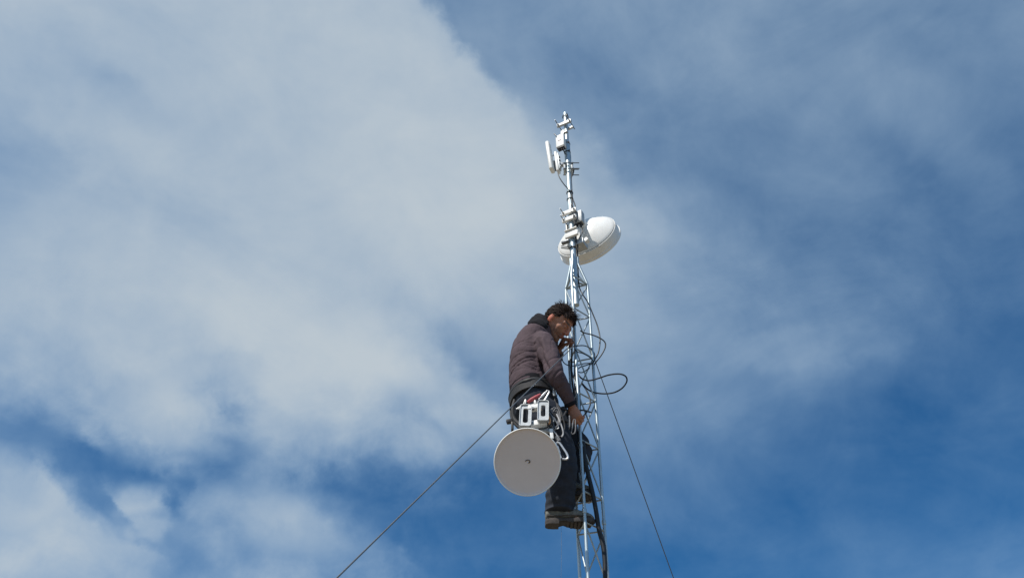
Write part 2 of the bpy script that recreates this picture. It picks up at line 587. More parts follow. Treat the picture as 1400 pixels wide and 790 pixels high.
# ------------------------------------------------------------------ lattice mast
MX, MY = 0.445, 5.1
Z_TAPER, Z_TAPER_TOP, Z_TOP, POLE_BASE = 6.15, 6.34, 8.04, 5.93
RM = 0.0924
ang = {'front': -18, 'left': -138, 'right': 102}
LEG = {k: V((MX + RM * math.sin(R(a)), MY - RM * math.cos(R(a)), 0)) for k, a in ang.items()}
mast = thing('lattice_mast', (MX, MY, 0), 'slender galvanized three-legged lattice mast the man is climbing, with a bare pole on top', 'mast')
zz = lambda k, z: V((LEG[k].x, LEG[k].y, z))
pole_r = 0.0205
for k in ('front', 'left', 'right'):
    g = G()
    out = (LEG[k] - V((MX, MY, 0))).normalized()
    topp = V((MX, MY, Z_TAPER_TOP)) + out * (pole_r + 0.009)
    g.tube([zz(k, 0.12), zz(k, 2.0), zz(k, 4.0), zz(k, Z_TAPER - 0.03), zz(k, Z_TAPER) - out * 0.004, topp + V((0, 0, -.01)), topp + V((0, 0, 0.05))], 0.0098, 12)
    for zc in (2.1, 4.29 if k == 'front' else 4.275):        # joint sleeves where the sections meet
        g.cyl(zz(k, zc), zz(k, zc + 0.03), 0.0135, 12, bevel=0.003)
    obj('leg', g, 'zinc', mast)
cache = {}
rung0 = 4.236
faces = [('front', 'right'), ('right', 'left'), ('left', 'front')]
upper = [4.436, 4.786, 5.136, 5.486, 5.836, 6.138]
lower = [rung0 - 0.35 * k for k in range(11, -1, -1)]
for lev in (lower, upper):
    for z in lev:
        if z < 6.1:
            for a, b in faces:
                rodobj('rung', cache, 'rung', zz(a, z), zz(b, z), 0.0050, 'rod', mast)
    for zb, zt in zip(lev, lev[1:]):
        for a, b in faces:
            rodobj('brace', cache, 'brace', zz(a, zt - .008), zz(b, zb + .008), 0.0050, 'rod', mast)
for a, b in faces:                                            # top collar of the lattice
    rodobj('rung', cache, 'collar', zz(a, Z_TAPER - 0.012), zz(b, Z_TAPER - 0.012), 0.0062, 'rod', mast)
    rodobj('brace', cache, 'spider', zz(a, Z_TAPER - 0.02), V((MX, MY, Z_TAPER - 0.005)), 0.007, 'rod', mast)
    rodobj('brace', cache, 'spider2', zz(a, Z_TAPER - 0.02), V((MX, MY, Z_TAPER + 0.1)), 0.005, 'rod', mast)
g = G()
g.tube([(MX, MY, POLE_BASE), (MX, MY, Z_TAPER_TOP + .02), (MX, MY, 7.43)], [pole_r + .0015] * 3, 24)
obj('pole', g, 'zinc', mast)
g = G()
g.tube([(MX, MY, 7.40), (MX, MY, 7.64)], [pole_r + .0035] * 2, 24)
g.tube([(MX, MY, 7.62), (MX, MY, Z_TOP - .012), (MX, MY, Z_TOP - .002), (MX, MY, Z_TOP)], [pole_r - .003, pole_r - .003, pole_r - .006, 0.004], 24)
obj('pole_extension', g, 'zinc', mast)
for z in (7.635, 7.53, 7.06, 6.985, 6.47, 7.985):
    g = G()
    g.lathe((MX, MY, z), (0, 0, 1), [(-.004, pole_r + .001), (-.004, pole_r + .006), (.004, pole_r + .006), (.004, pole_r + .001)], 24)
    g.box((MX + .012, MY - pole_r - .008, z), ((1, 0, 0), (0, 1, 0), (0, 0, 1)), (.006, .004, .005), .001)
    obj('band', g, 'dark', mast)
g = G()
g.box((MX, MY, 0.06), ((1, 0, 0), (0, 1, 0), (0, 0, 1)), (0.35, 0.35, 0.06), 0.015)
obj('footing', g, 'concrete', mast)

# mounting axes of the gear on the pole: everything is aimed along NA
PSI = R(29)
NA = V((math.sin(PSI), math.cos(PSI), -0.05)).normalized()    # away from the viewer
SA = V((math.cos(PSI), -math.sin(PSI), 0))                    # to the side
ZA = SA.cross(NA)
ZU = V((0, 0, 1))
AX = (SA, NA, ZA)


def pole_clamp(parent, z, length=0.12, h=0.016, bolts=0.11, plates=2, mat='alu', rod_out=0.085):
    """two jaws round the pole tied by two long bolts"""
    c = V((MX, MY, z))
    for s in ((-1, 1) if plates == 2 else (-1,)):
        g = G()
        length_ = length * (1.0 if s < 0 else .82)
        g.box(c + NA * s * (pole_r + 0.012), AX, (length_ / 2, 0.009, h * (1.25 if s < 0 else .8)), .003)
        if s > 0:
            obj('jaw', g, mat, parent)
            continue
        obj('jaw', g, mat, parent)
    for s in (-1, 1):
        g = G()
        q = c + SA * s * (length / 2 - 0.014)
        g.cyl(q - NA * rod_out, q + NA * 0.06, 0.0038, 8)
        g.cyl(q - NA * (pole_r + .032), q - NA * (pole_r + .024), 0.0085, 6)
        obj('bolt', g, 'bolt', parent)


# ------------------------------------------------------------------ radio unit at the very top
ru = thing('radio_unit', (MX, MY, 7.72), 'small white radio box clamped to the pole just below its tip', 'radio')
pole_clamp(ru, 7.865, 0.13, 0.013, rod_out=0.10)
bc = P(766.8, 194.5, 5.045)
g = G()
g.box(bc, (SA, NA, ZU), (0.036, 0.022, 0.072), .006, 3)
obj('housing', g, 'plastic', ru)
g = G()
g.box(bc - NA * 0.0235 + ZU * 0.002, (SA, NA, ZU), (0.016, 0.0016, 0.006), .001)
obj('badge', g, 'face', ru)
g = G()
g.box(bc - ZU * 0.077 + NA * 0.002, (SA, NA, ZU), (0.031, 0.019, 0.006), .002)
for s in (-.018, .006, .022):
    g.cyl(bc - ZU * 0.07 + SA * s, bc - ZU * 0.098 + SA * s, 0.0075, 10)
obj('connector', g, 'dark', ru)
g = G()
g.box(bc + ZU * 0.093 + NA * 0.012 + SA * .012, (SA, NA, ZU), (0.014, 0.006, 0.05), .002)
g.box(bc + ZU * 0.12 + NA * 0.02 + SA * .025, (SA, NA, ZU), (0.03, 0.012, 0.006), .002)
obj('bracket', g, 'alu', ru)
g = G()
g.cyl(bc + ZU * .062 - SA * .025 - NA * .03, bc + ZU * .088 - SA * .04 - NA * .035, .005, 8)
obj('bolt', g, 'bolt', ru)

# ------------------------------------------------------------------ slim panel antenna on a short arm
pa = thing('panel_antenna', (MX - .1, MY, 7.33), 'slim upright white panel antenna on a short arm left of the pole', 'antenna')
p_top, p_bot = P(749.0, 196, 5.07), P(755.0, 233.5, 5.07)
za = (p_top - p_bot).normalized()
xa = V((0.93, -0.36, 0))
xa = (xa - za * xa.dot(za)).normalized()
ya = za.cross(xa)
mid = (p_top + p_bot) / 2
hl = (p_top - p_bot).length / 2
g = G()
# rounded lozenge section drawn out along its height with softened ends
rg = []
for d, s in ((-1, .75), (-.985, .95), (-.95, 1), (0, 1), (.93, .96), (.975, .82), (.995, .55), (1, .25)):
    rg.append([mid + za * hl * d + xa * x * s + ya * y * s for x, y in rrect(0.0165, 0.036, 0.0125, 5)])
g.rings(rg)
obj('panel', g, 'plastic', pa)
g = G()
p2, p3 = P(760.2, 210, 5.09), P(763.6, 235.5, 5.09)
z2 = (p2 - p3).normalized()
y2 = z2.cross(xa).normalized()
g.box((p2 + p3) / 2, (xa, y2, z2), (0.011, 0.026, (p2 - p3).length / 2), .005, 2)
obj('backing_plate', g, 'plastic', pa)
g = G()
g.box((p2 + p3) / 2 + xa * .016, (xa, y2, z2), (0.006, 0.019, (p2 - p3).length / 2 - .02), .003, 2)
for k in (-.06, -.02, .02, .06):
    g.box((p2 + p3) / 2 + xa * .022 + z2 * k, (xa, y2, z2), (0.006, 0.014, .006), .002)
obj('spine', g, 'alu', pa)
g = G()
g.cyl(p2 - z2 * .012 - xa * .03, p2 - z2 * .012 + xa * .012, .004, 8)
obj('bolt', g, 'bolt', pa)
g = G()
g.cyl(p3 + z2 * .03 - xa * .045, p3 + z2 * .03, .006, 8)
obj('bolt', g, 'bolt', pa)
g = G()
g.box(p3 + z2 * .09 - xa * .018, (xa, y2, z2), (.01, .008, .05), .002)
obj('spacer', g, 'bolt', pa)
g = G()
a0 = P(764, 225.5, 5.09)
a1 = P(775, 225.5, 5.09)
g.box((a0 + a1) / 2, ((a1 - a0), (0, 1, 0), (0, 0, 1)), ((a1 - a0).length / 2, .016, .011), .003)
obj('arm', g, 'alu', pa)
zc = P(777, 231, 5.1).z
for s in (-1, 1):
    g = G()
    g.box((MX + s * (pole_r + .009), MY, zc), ((1, 0, 0), (0, 1, 0), (0, 0, 1)), (.008, .03, .042), .003)
    obj('clamp', g, 'alu', pa)
for dz in (.032, -.034):
    for s in (-1, 1):
        g = G()
        g.cyl((MX - .04, MY + s * .034, zc + dz), (MX + .085, MY + s * .034, zc + dz), .0042, 8)
        g.cyl((MX + .03, MY + s * .034, zc + dz), (MX + .038, MY + s * .034, zc + dz), .0085, 6)
        obj('bolt', g, 'bolt', pa)

# ------------------------------------------------------------------ large dish on the pole
ND = V((.465, .846, -.263)).normalized()                     # the mouth looks away and a little down
SD_ = V((ND.y, -ND.x, 0)).normalized()
ZD = SD_.cross(ND)
DC = P(808, 334.5, 5.385)                                      # centre of the open mouth
ud = thing('dish_antenna', DC - ND * .2, 'large white drum-backed dish antenna bolted to the pole above the lattice', 'antenna', 'dish antennas')
RB, RF, LD, SD = 0.233, 0.248, 0.092, 0.094
prof = [(-(LD + SD), 0.004)]
for k in range(1, 15):
    f = k / 14
    prof.append((-(LD + SD) + SD * f ** 2.0, RB * f))
g = G()
g.lathe(DC, ND, prof + [(-LD + .004, RB + .002), (-LD + .010, RB - .006)] + [(-(LD + SD) + .012 + SD * f ** 2, (RB - .006) * f) for f in (.95, .8, .6, .4, .2, .01)], 72)
obj('reflector', g, 'white', ud, angle=30)
g = G()
g.lathe(DC, ND, [(-LD + .014, RB - .006), (-LD + .009, RB + .003), (-LD + .006, RB + .006), (-LD + .009, RB + .0105), (-LD + .018, RF - .003), (-.020, RF), (-.018, RF + .006), (-.002, RF + .007), (.002, RF + .004), (-.004, RF - .006), (-LD + .020, RF - .012)], 72)
obj('shroud', g, 'white', ud, angle=30)
g = G()
g.lathe(DC, ND, [(-.006, RF - .004), (.006, RF * .8), (.016, RF * .5), (.02, .002)], 60)
obj('radome', g, 'plastic', ud)
ap = DC - ND * (LD + SD)
g = G()
g.lathe(ap, ND, [(-.03, .002), (-.03, .045), (-.024, .05), (.02, .055), (.03, .05)], 32)
obj('hub', g, 'white', ud, angle=30)
# radio on the back of the hub
g = G()
rc = P(791.5, 299, 5.09)
g.box(rc, (SA, NA, ZU), (.036, .026, .058), .006, 3)
obj('radio_housing', g, 'alu', ud)
g = G()
for k in range(5):
    g.box(rc - NA * .028 + SA * (-.026 + .013 * k), (SA, NA, ZU), (.003, .005, .05), .001)
obj('cooling_fin', g, 'alu', ud)
g = G()
g.box(rc - ZU * .062, (SA, NA, ZU), (.026, .018, .006), .002)
for s in (-.014, .012):
    g.cyl(rc - ZU * .06 + SA * s, rc - ZU * .088 + SA * s, .008, 10)
obj('connector', g, 'dark', ud)
zt, zl = P(777, 293, 5.06).z, P(783, 319, 5.06).z
pole_clamp(ud, zt + .036, 0.118, 0.015, rod_out=0.095, mat='white')
pole_clamp(ud, zt - .036, 0.118, 0.015, rod_out=0.095, mat='white')
g = G()
for s in (-1, 1):
    g.box(V((MX, MY, (zt + zl) / 2)) + SA * s * .052 + NA * .045, (SA, NA, ZU), (.004, .03, abs(zt - zl) / 2 + .05), .002)
obj('side_plate', g, 'white', ud)
# lower jaw, turned plate and tilt strut
lc = V((MX, MY, zl))
g = G()
g.box(lc - NA * (pole_r + .014) + SA * .012, AX, (.052, .010, .034), .003)
g.box(lc - NA * (pole_r + .026) + SA * .012 + ZA * .03, AX, (.050, .012, .003), .001)
obj('jaw', g, 'white', ud)
g = G()
g.box(lc + NA * .05 + SA * .03 - ZU * .055, AX, (.052, .045, .026), .006)
obj('pivot_block', g, 'alu', ud)
g = G()
sp = P(797, 331, 5.10)
g.box(sp, (SA * .8 + ZU * .45, NA, ZU * .8 - SA * .45), (.044, .006, .016), .003)
g.box(sp + NA * .02, (SA * .8 + ZU * .45, NA, ZU * .8 - SA * .45), (.044, .018, .003), .001)
obj('tilt_strut', g, 'white', ud)
for off in (-.03, .03):
    g = G()
    q = lc - ZU * .06 + SA * (-.045) + ZU * off * .3
    g.cyl(q - NA * .03 - SA * .035 - ZU * .03, q + NA * .07 + SA * .02 + ZU * .02, .0045 if off < 0 else .0035, 8)
    obj('bolt', g, 'bolt', ud)
g = G()
q = P(773.5, 331, 5.07)
g.cyl(q - SA * .03, q + SA * .03, .016, 14, bevel=.003)
obj('pivot_nut', g, 'bolt', ud)
for s in (0, 60, 120, 180, 240, 300):
    g = G()
    d = SD_ * math.cos(R(s)) + ZD * math.sin(R(s))
    q = DC - ND * (LD - .012) + d * (RF - .003)
    g.cyl(q - d * .004, q + d * .004, .004, 8)
    obj('screw', g, 'bolt', ud)


# ------------------------------------------------------------------ cables and wires
def cable(name, pts, r, label, cat='cable', group=None, mat='rubber', n=8, sub=7, closed=False, mk=None):
    g = G()
    g.tube([P(*p) if len(p) == 3 and p[1] > 20 else V(p) for p in pts], r, n, sub, closed)
    return obj(name, g, mat, None, label=label, cat=cat, group=group)


GC = 'black cables on the mast'
cable('cable', [(762, 234, 5.07), (765, 243, 5.06), (771, 252, 5.06), (778, 260, 5.065), (781.2, 266, 5.075), (782.3, 278, 5.07), (783.5, 292, 5.05), (785.3, 306, 5.03), (786, 318, 5.06), (788, 332, 5.08)], .0042,
      'black cable sagging from the slim panel antenna across to the pole', group=GC)
cable('cable', [(770.5, 206, 5.05), (773.5, 211, 5.1), (777.5, 206, 5.13), (779.8, 212, 5.115), (780.6, 224, 5.11), (784.3, 231, 5.09), (783.8, 237, 5.09), (781.2, 243, 5.09), (781.6, 254, 5.09), (782.6, 270, 5.085), (786.5, 282, 5.06), (787.5, 300, 5.04), (787.5, 315, 5.06), (788, 330, 5.09)], .0045,
      'black cable from the top radio box running down the right edge of the pole', group=GC)
cable('cable', [(795, 308, 5.10), (796, 318, 5.08), (790.5, 330, 5.09), (789.6, 350, 5.11), (790.5, 372, 5.10), (792, 392, 5.09), (797, 403, 5.06), (803.5, 413, 5.08), (810, 428, 5.09), (817, 446, 5.09), (820.3, 463, 5.08), (818.5, 480, 5.07), (813.5, 491, 5.07), (809, 499, 5.09)], .0045,
      'black cable leaving the mast at its top and bowing out right in a long arc', group=GC)
cable('cable', [(785, 476, 5.0), (790, 481, 5.0), (797, 483, 5.06), (806, 488, 5.06), (811, 495, 5.07), (802, 499, 5.07), (793, 502, 5.07), (789, 507, 5.07), (796, 509, 5.09), (806, 503, 5.09)], .0037,
      'tangle of thin cable inside the lattice below the coil', group=GC)
cable('cable', [(793.5, 452, 5.06), (799, 455, 5.06), (809, 457.5, 5.06), (819, 461.5, 5.05), (826.5, 467, 5.05), (827.6, 474, 5.05), (823, 484, 5.05), (815.5, 494, 5.06), (812, 499, 5.08)], .0045,
      'short black cable loop standing out right beside the long arc', group=GC)
cable('cable', [(789.5, 510, 5.06), (795, 517, 5.05), (805, 520, 5.04), (818, 517, 5.02), (832, 512.5, 4.97), (846, 511, 4.93), (855, 514, 4.93), (857, 521, 4.96), (851, 530, 5.02), (840, 536.2, 5.07), (826, 538, 5.10), (812, 536.2, 5.11), (803, 531.5, 5.10), (795.5, 523.5, 5.08)], .0050,
      'black cable loop sticking out far to the right at the height of his waist', group=GC)
cable('cable', [(795, 524, 5.07), (801, 532, 5.06), (806, 543, 5.05), (807, 552, 5.04), (803.5, 561, 5.02), (798, 568, 5.0), (791, 574, 4.99)], .0050,
      'black cable end curving down to his lower hand', group=GC)
cable('cable', [(768.5, 487, 4.96), (770.5, 481, 4.95), (777, 476, 4.95), (788, 473, 4.98), (799, 472.5, 5.02), (808, 477, 5.1), (813, 485, 5.15), (810, 495, 5.2), (798, 497, 5.2), (785, 500, 5.18), (776, 499, 5.05), (770, 494.5, 4.97)], .0036,
      'coil of thin cable ringing the mast beside his chest', closed=True, sub=6, mat='rubber', group=GC)
for i, (dx, dy, top, bot, lab) in enumerate((
        (0.0, 0.0, 452, 565, 'thick black cable running down inside the lattice behind the front leg'),
        (-4.2, .02, 470, 572, 'black cable inside the lattice nearest to his chest'),
        (3.0, .02, 478, 600, 'black cable inside the lattice passing behind his lower hand'))):
    pts = []
    for k in range(8):
        f = k / 7
        y = top + (bot - top) * f
        pts.append((784.3 + dx + (y - 452) * .045 + 1.2 * math.sin(f * 7 + i * 2), y, 5.075 + dy))
    cable('cable', pts, .0085 if i == 0 else .006, lab, group=GC)
for i, (o, lab, r) in enumerate(((0, 'thick black hose-like cable slanting down past his boots', .0135), (5.0, 'second black cable beside the thick one at the foot of the picture', .0085))):
    pts = [(797 + o * .2, 604, 5.03), (799.5 + o * .3, 628, 5.035), (804.5 + o * .1, 650, 5.04), (810.5 + o * .1, 675, 5.045), (815.2, 700, 5.045 + i * .02), (819 + o * .3, 724, 5.05 + i * .01), (824.5 + o * .35, 745, 5.05), (827 + o * .2, 768, 5.05), (827.8 + o * .1, 800, 5.05), (830, 850, 5.05), (838, 1000, 5.05)]
    if i:
        pts = pts[4:]
    cable('cable', pts, r, lab, group=GC, n=12)
cable('cable', [(807, 641, 5.10), (803, 646, 5.09), (801, 653, 5.08), (799.5, 657, 5.08)], .003, 'thin loose cable with a pale plug dangling beside the front leg', group=GC)
plug = G()
plug.cyl(P(799.8, 656, 5.08), P(798.2, 661, 5.08), .0085, 10, bevel=.002)
obj('plug', plug, 'plastic', None, label='pale plug on the loose cable end behind the front mast leg', cat='plug')

# guy wires
g_at = P(786, 470.5, 5.0)
g_at = V((LEG['front'].x, LEG['front'].y - .012, g_at.z))
g1 = P(460, 790, 2.9)
dv = g1 - g_at
end1 = g_at + dv * ((g_at.z - 0.02) / -dv.z)
g = G()
g.tube([g_at.lerp(end1, k / 24) - V((0, 0, .03 * math.sin(math.pi * k / 24))) * 0 for k in range(25)], .0031, 8)
obj('guy_wire', g, 'wire', None, label='taut guy wire crossing in front of the man down to the lower left', cat='wire', group='guy wires')
g_b = V((LEG['right'].x + .012, LEG['right'].y, P(811, 491, 5.12).z))
g2 = P(921, 790, 6.0)
dv = g2 - g_b
end2 = g_b + dv * ((g_b.z - 0.02) / -dv.z)
g = G()
g.tube([g_b.lerp(end2, k / 24) for k in range(25)], .0030, 8)
obj('guy_wire', g, 'wire', None, label='thin dark guy wire running from the mast down to the lower right', cat='wire', group='guy wires')
cable('rope', [(765, 668, 5.2), (766.5, 700, 5.2), (767.5, 735, 5.2), (767.5, 765, 5.2), (767, 800, 5.2), (768, 900, 5.2)], .0007, 'thin cord hanging straight down below his boot', cat='rope', mat='wire', n=6)


# ------------------------------------------------------------------ the climber
man = thing('person', P(757, 724, 5.05), 'man in brown jacket and dark jeans clinging to the mast with bowed head', 'person')

HC = P(763.5, 442, 4.955)
HROT = Matrix.Rotation(R(-15), 3, 'Z') @ Matrix.Rotation(R(50), 3, 'Y') @ Matrix.Rotation(R(10), 3, 'X')
H = lambda x, y, z: HC + HROT @ V((x, y, z))

SHR, ELR, WRR = P(743, 468, 4.855), P(759.5, 512, 4.80), P(779.5, 552, 4.905)
SHL, ELL, WRL = P(749, 468, 5.16), P(755, 497, 5.22), P(763, 483.5, 5.13)
HIPR, KNR, ANR = P(741, 562, 4.93), P(769, 630, 4.955), P(765.5, 697, 5.05)
HIPL, KNL, ANL = P(741, 560, 5.08), P(793, 615, 5.12), P(781, 671, 5.155)
SP = [P(736, 556, 5.005), P(725, 534, 5.0), P(723.5, 514, 5.0), P(725, 494, 5.0), P(730, 475, 5.0), P(736, 461, 5.0), P(743, 450, 4.985)]

body = G()
LAT = (0, 1, 0)
body.loft(SP, [(.11, .135), (.105, .14), (.10, .135), (.105, .15), (.11, .165), (.085, .15), (.055, .06)], LAT, 18)
body.capsule(SP[-2], .06, H(-.03, 0, -.055), .054)
for a, b, c in ((SHR, ELR, WRR), (SHL, ELL, WRL)):
    body.capsule(a, .048, b, .040)
    body.capsule(b, .040, c, .026)
for a, b, c in ((HIPR, KNR, ANR), (HIPL, KNL, ANL)):
    body.capsule(a, .078, b, .052)
    body.capsule(b, .05, c, .036)
    body.capsule(c, .036, c + V((.10, .0, -.05)), .03)
# head
hb = lambda c, r: body.ball(H(*c), r, HROT)
hb((-.012, 0, .028), (.098, .077, .092))
hb((.028, 0, -.03), (.064, .058, .075))
hb((.066, 0, -.090), (.026, .028, .022))
for s in (-1, 1):
    body.capsule(H(-.004, s * .052, -.045), .022, H(.06, s * .02, -.090), .019)
    hb((.052, s * .037, -.016), (.027, .025, .026))
    hb((-.020, s * .077, -.012), (.019, .011, .033))
    hb((-.010, s * .074, -.032), (.012, .010, .013))
    hb((.104, s * .012, -.028), (.010, .009, .008))
    body.capsule(H(.080, s * .018, .022), .012, H(.068, s * .05, .020), .012)
body.capsule(H(.088, 0, .018), .010, H(.112, 0, -.024), .0125)
hb((.091, 0, -.052), (.013, .026, .008))
hb((.089, 0, -.065), (.013, .022, .008))


def hand(g, W, d, n, sgn, curl, scale=1.0, spread=.9, thumb=(.55, .65, .45), tcurl=20):
    """palm and five fingers; d wrist->knuckles, n = way the palm faces, sgn = side of the thumb"""
    d = V(d).normalized()
    n = V(n)
    n = (n - d * n.dot(d)).normalized()
    s = d.cross(n) * sgn
    sc_ = scale
    g.loft([W - d * .02, W + d * .012 * sc_, W + d * .05 * sc_, W + d * .088 * sc_, W + d * .098 * sc_],
           [(.020, .026), (.019, .029), (.0165, .040), (.0145, .043), (.008, .036)], s, 14, 3)
    g.ball(W + d * .035 * sc_ + s * .026 + n * .008, .017)
    fl = [(.030, .044, .028, .022), (.010, .049, .032, .024), (-.011, .045, .029, .023), (-.030, .035, .022, .020)]
    for i, (o, l1, l2, l3) in enumerate(fl):
        p = W + d * (.090 - .006 * abs(i - 1)) * sc_ + s * o
        a = 0
        r = [.0098, .0090, .0082, .0070] if i < 3 else [.0086, .0078, .0070, .006]
        for j, ln in enumerate((l1, l2, l3)):
            a += curl[i][j]
            dd = d * math.cos(R(a)) + n * math.sin(R(a)) + s * (o * spread * (1.5 - j))
            q = p + dd.normalized() * ln * sc_
            g.capsule(p, r[j], q, r[j + 1], 10)
            p = q
    p = W + d * .03 * sc_ + s * .03 + n * .006
    dd = (d * thumb[0] + s * thumb[1] + n * thumb[2]).normalized()
    q = p + dd * .04 * sc_
    g.capsule(p, .0125, q, .0105, 10)
    d2 = (dd * math.cos(R(tcurl)) + n * math.sin(R(tcurl))).normalized()
    q2 = q + d2 * .032 * sc_
    g.capsule(q, .0105, q2, .0088, 10)
    d3 = (dd * math.cos(R(tcurl * 1.8)) + n * math.sin(R(tcurl * 1.8))).normalized()
    g.capsule(q2, .0088, q2 + d3 * .024 * sc_, .0075, 10)


WR2 = P(781.0, 555, 4.915)
hand(body, WR2, P(788.0, 571, 4.93) - WR2, (.62, .78, -.1), -1, [(58, 52, 34), (52, 56, 38), (50, 60, 40), (48, 62, 40)], 0.95, tcurl=25, thumb=(.62, .45, .6))
body.capsule(WRR, .027, WR2, .024)
WL2 = P(763.5, 479.5, 5.11)
hand(body, WL2, P(769, 467.5, 5.07) - WL2, (.85, .25, -.3), -1, [(66, 72, 48), (70, 74, 50), (72, 74, 50), (74, 74, 50)], 1.0, tcurl=22, thumb=(.75, .5, .35))
body.capsule(WRL, .026, WL2, .023)
bme = remesh(body, 0.0038, 6, 'body')
inv = HROT.transposed()
att = {k: bme.attributes.new(k, 'FLOAT', 'POINT') for k in ('stubble', 'lip', 'flush_ear_glow')}
sm = lambda x, a, b: max(0, min(1, (x - a) / (b - a)))
for i, vx in enumerate(bme.vertices):
    if (vx.co - HC).length < .22:
        q = inv @ (vx.co - HC)
        nz = noise.noise(q * 60) * .25 + noise.noise(q * 160) * .25
        st = sm(q.z, -.030, -.055) * sm(q.x, -.005, .02) if q.z < 0 else 0
        st = max(st, sm(q.z, -.035, -.045) * sm(abs(q.y), .032, .02) * sm(q.x, .07, .08))
        brow = sm(abs(q.z - .030), .010, .005) * sm(q.x, .055, .065) * sm(abs(q.y), .006, .012) * sm(abs(q.y), .056, .050)
        att['stubble'].data[i].value = max(0, min(1, max(st * (.62 + nz), brow * 1.1)))
        att['lip'].data[i].value = sm((q - V((.10, 0, -.058))).length, .024, .014)
        ear = sm(abs(q.y), .076, .083) * sm(abs(q.x + .018), .03, .02)  # red of light shining through the ear, painted into the skin colour
        socket = sm((V((q.x - .075, abs(q.y) - .033, q.z - .002))).length, .022, .010)
        att['flush_ear_glow'].data[i].value = max(ear, sm((q - V((.11, 0, -.02))).length, .04, .015) * .5, socket * .55)
obj('body', bme, 'skin', man, angle=180)

# eyes
for s in (-1, 1):
    g = G()
    g.ball(H(.076, s * .032, .002), .0125, None, 14, 10)
    eo = obj('eye', g, 'eye', man)
    g = G()
    g.ball(H(.0845, s * .032, -.001), (.0035, .006, .006), HROT, 12, 8)
    obj('iris', g, 'iris', eo)
    g = G()
    g.ball(H(.0775, s * .032, .0035), (.0136, .0150, .0122), HROT, 14, 10)
    obj('eyelid', g, 'skin', eo)

# hair: a close cap of short locks
hg = G()
cen, hr = V((-.012, 0, .028)), (.098, .077, .092)


def hairy(q):
    """local point on the scalp"""
    if q.z > .088 and q.x < .072:
        return True
    if q.x > .058:
        return q.z > .078
    if q.x > .022:
        return q.z > .045 - (q.x - .02) * -.5
    if q.x > -.03:
        return q.z > .026
    return q.z > -.052 + max(0, (q.x + .05)) * 2.0


cap = bmesh.new()
bmesh.ops.create_uvsphere(cap, u_segments=44, v_segments=32, radius=1)
for vx in cap.verts:
    q = V((vx.co.x * hr[0], vx.co.y * hr[1], vx.co.z * hr[2])) + cen
    k = hairy(q)
    sc2 = 1.04 + .012 * noise.noise(q * 45) if k else .97
    vx.co = H(*(V((vx.co.x * hr[0], vx.co.y * hr[1], vx.co.z * hr[2])) * sc2 + cen))
hg.add(cap)
cap.free()
cnt = 0
while cnt < 2600:
    a = V((random.gauss(0, 1), random.gauss(0, 1), random.gauss(0, 1))).normalized()
    q = V((a.x * hr[0], a.y * hr[1], a.z * hr[2])) + cen
    if not hairy(q):
        continue
    nrm = V((a.x / hr[0], a.y / hr[1], a.z / hr[2])).normalized()
    top = sm(q.z, .06, .115)
    swirl = V((-.7, 0, -.45 * (1 - top))) + V((random.uniform(-.25, .25), random.uniform(-.3, .3), random.uniform(-.25, .25)))
    if q.x > .03:
        swirl = V((.45, random.uniform(-.35, .35), -.1)) + V((random.uniform(-.25, .25), 0, random.uniform(-.25, .25)))
        swirl = swirl - nrm * swirl.dot(nrm)
    swirl = (swirl - nrm * swirl.dot(nrm)).normalized()
    dirn = (nrm * (.0 + .24 * random.random() ** 2) + swirl * .9).normalized()
    ln = random.uniform(.024, .042) * (1 + .3 * top)
    if top > .3 and q.x < .05 and random.random() < .11:
        dirn = (nrm + swirl * random.uniform(.2, 1.0)).normalized()
        ln *= random.uniform(.7, 1.25)
    base = q + nrm * .003
    tip = base + dirn * ln
    midp = base.lerp(tip, .55) + nrm * .004
    hg.tube([H(*base), H(*midp), H(*tip)], [.0022, .0018, .0003], 4)
    cnt += 1
obj('hair', hg, 'hair', man, angle=60)

# jacket -------------------------------------------------------------
jk = G()
jk.loft([P(726, 538, 5.0), P(724, 530, 5.0), P(722.5, 514, 5.0), P(724, 496, 4.998), P(728.5, 478, 4.995), P(734.5, 464, 4.995), P(740, 453.5, 4.985), P(745, 446.5, 4.98)],
        [(.128, .168), (.130, .172), (.126, .166), (.132, .176), (.134, .172), (.112, .176), (.083, .115), (.062, .068)], LAT, 28, 5)
jk.ball(SHR + V((-.012, .02, .0)), (.078, .078, .080))
jk.ball(SHL + V((-.012, -.02, .0)), (.078, .078, .080))
jk.loft([SHR + V((0, .02, .03)), SHR, SHR.lerp(ELR, .5) + V((.004, -.006, 0)), ELR, ELR.lerp(WRR, .5) + V((.004, 0, 0)), WRR],
        [.06, (.072, .070), (.066, .064), (.058, .057), (.050, .049), (.036, .036)], LAT, 18, 5)
jk.loft([SHL + V((0, -.02, .03)), SHL, SHL.lerp(ELL, .5), ELL, ELL.lerp(WRL, .5), WRL],
        [.06, (.070, .070), (.064, .064), (.056, .056), (.048, .048), (.036, .036)], LAT, 18, 5)
jme = remesh(jk, 0.0058, 7, 'jacket')


def fold(me, fn):
    ns = [v.normal.copy() for v in me.vertices]
    ds = [fn(v.co, n) for v, n in zip(me.vertices, ns)]
    for v, n, d in zip(me.vertices, ns, ds):
        v.co += n * d


spine_top = SP[4]


def crease(ph, p=2.2):
    """narrow groove between flat lands"""
    return -(1 - abs(math.sin(ph * .5))) ** p


SEAM = catmull([P(736.5, 467, 4.81), P(739.5, 482, 4.82), P(742.5, 499, 4.83), P(749, 516, 4.85)], 8)


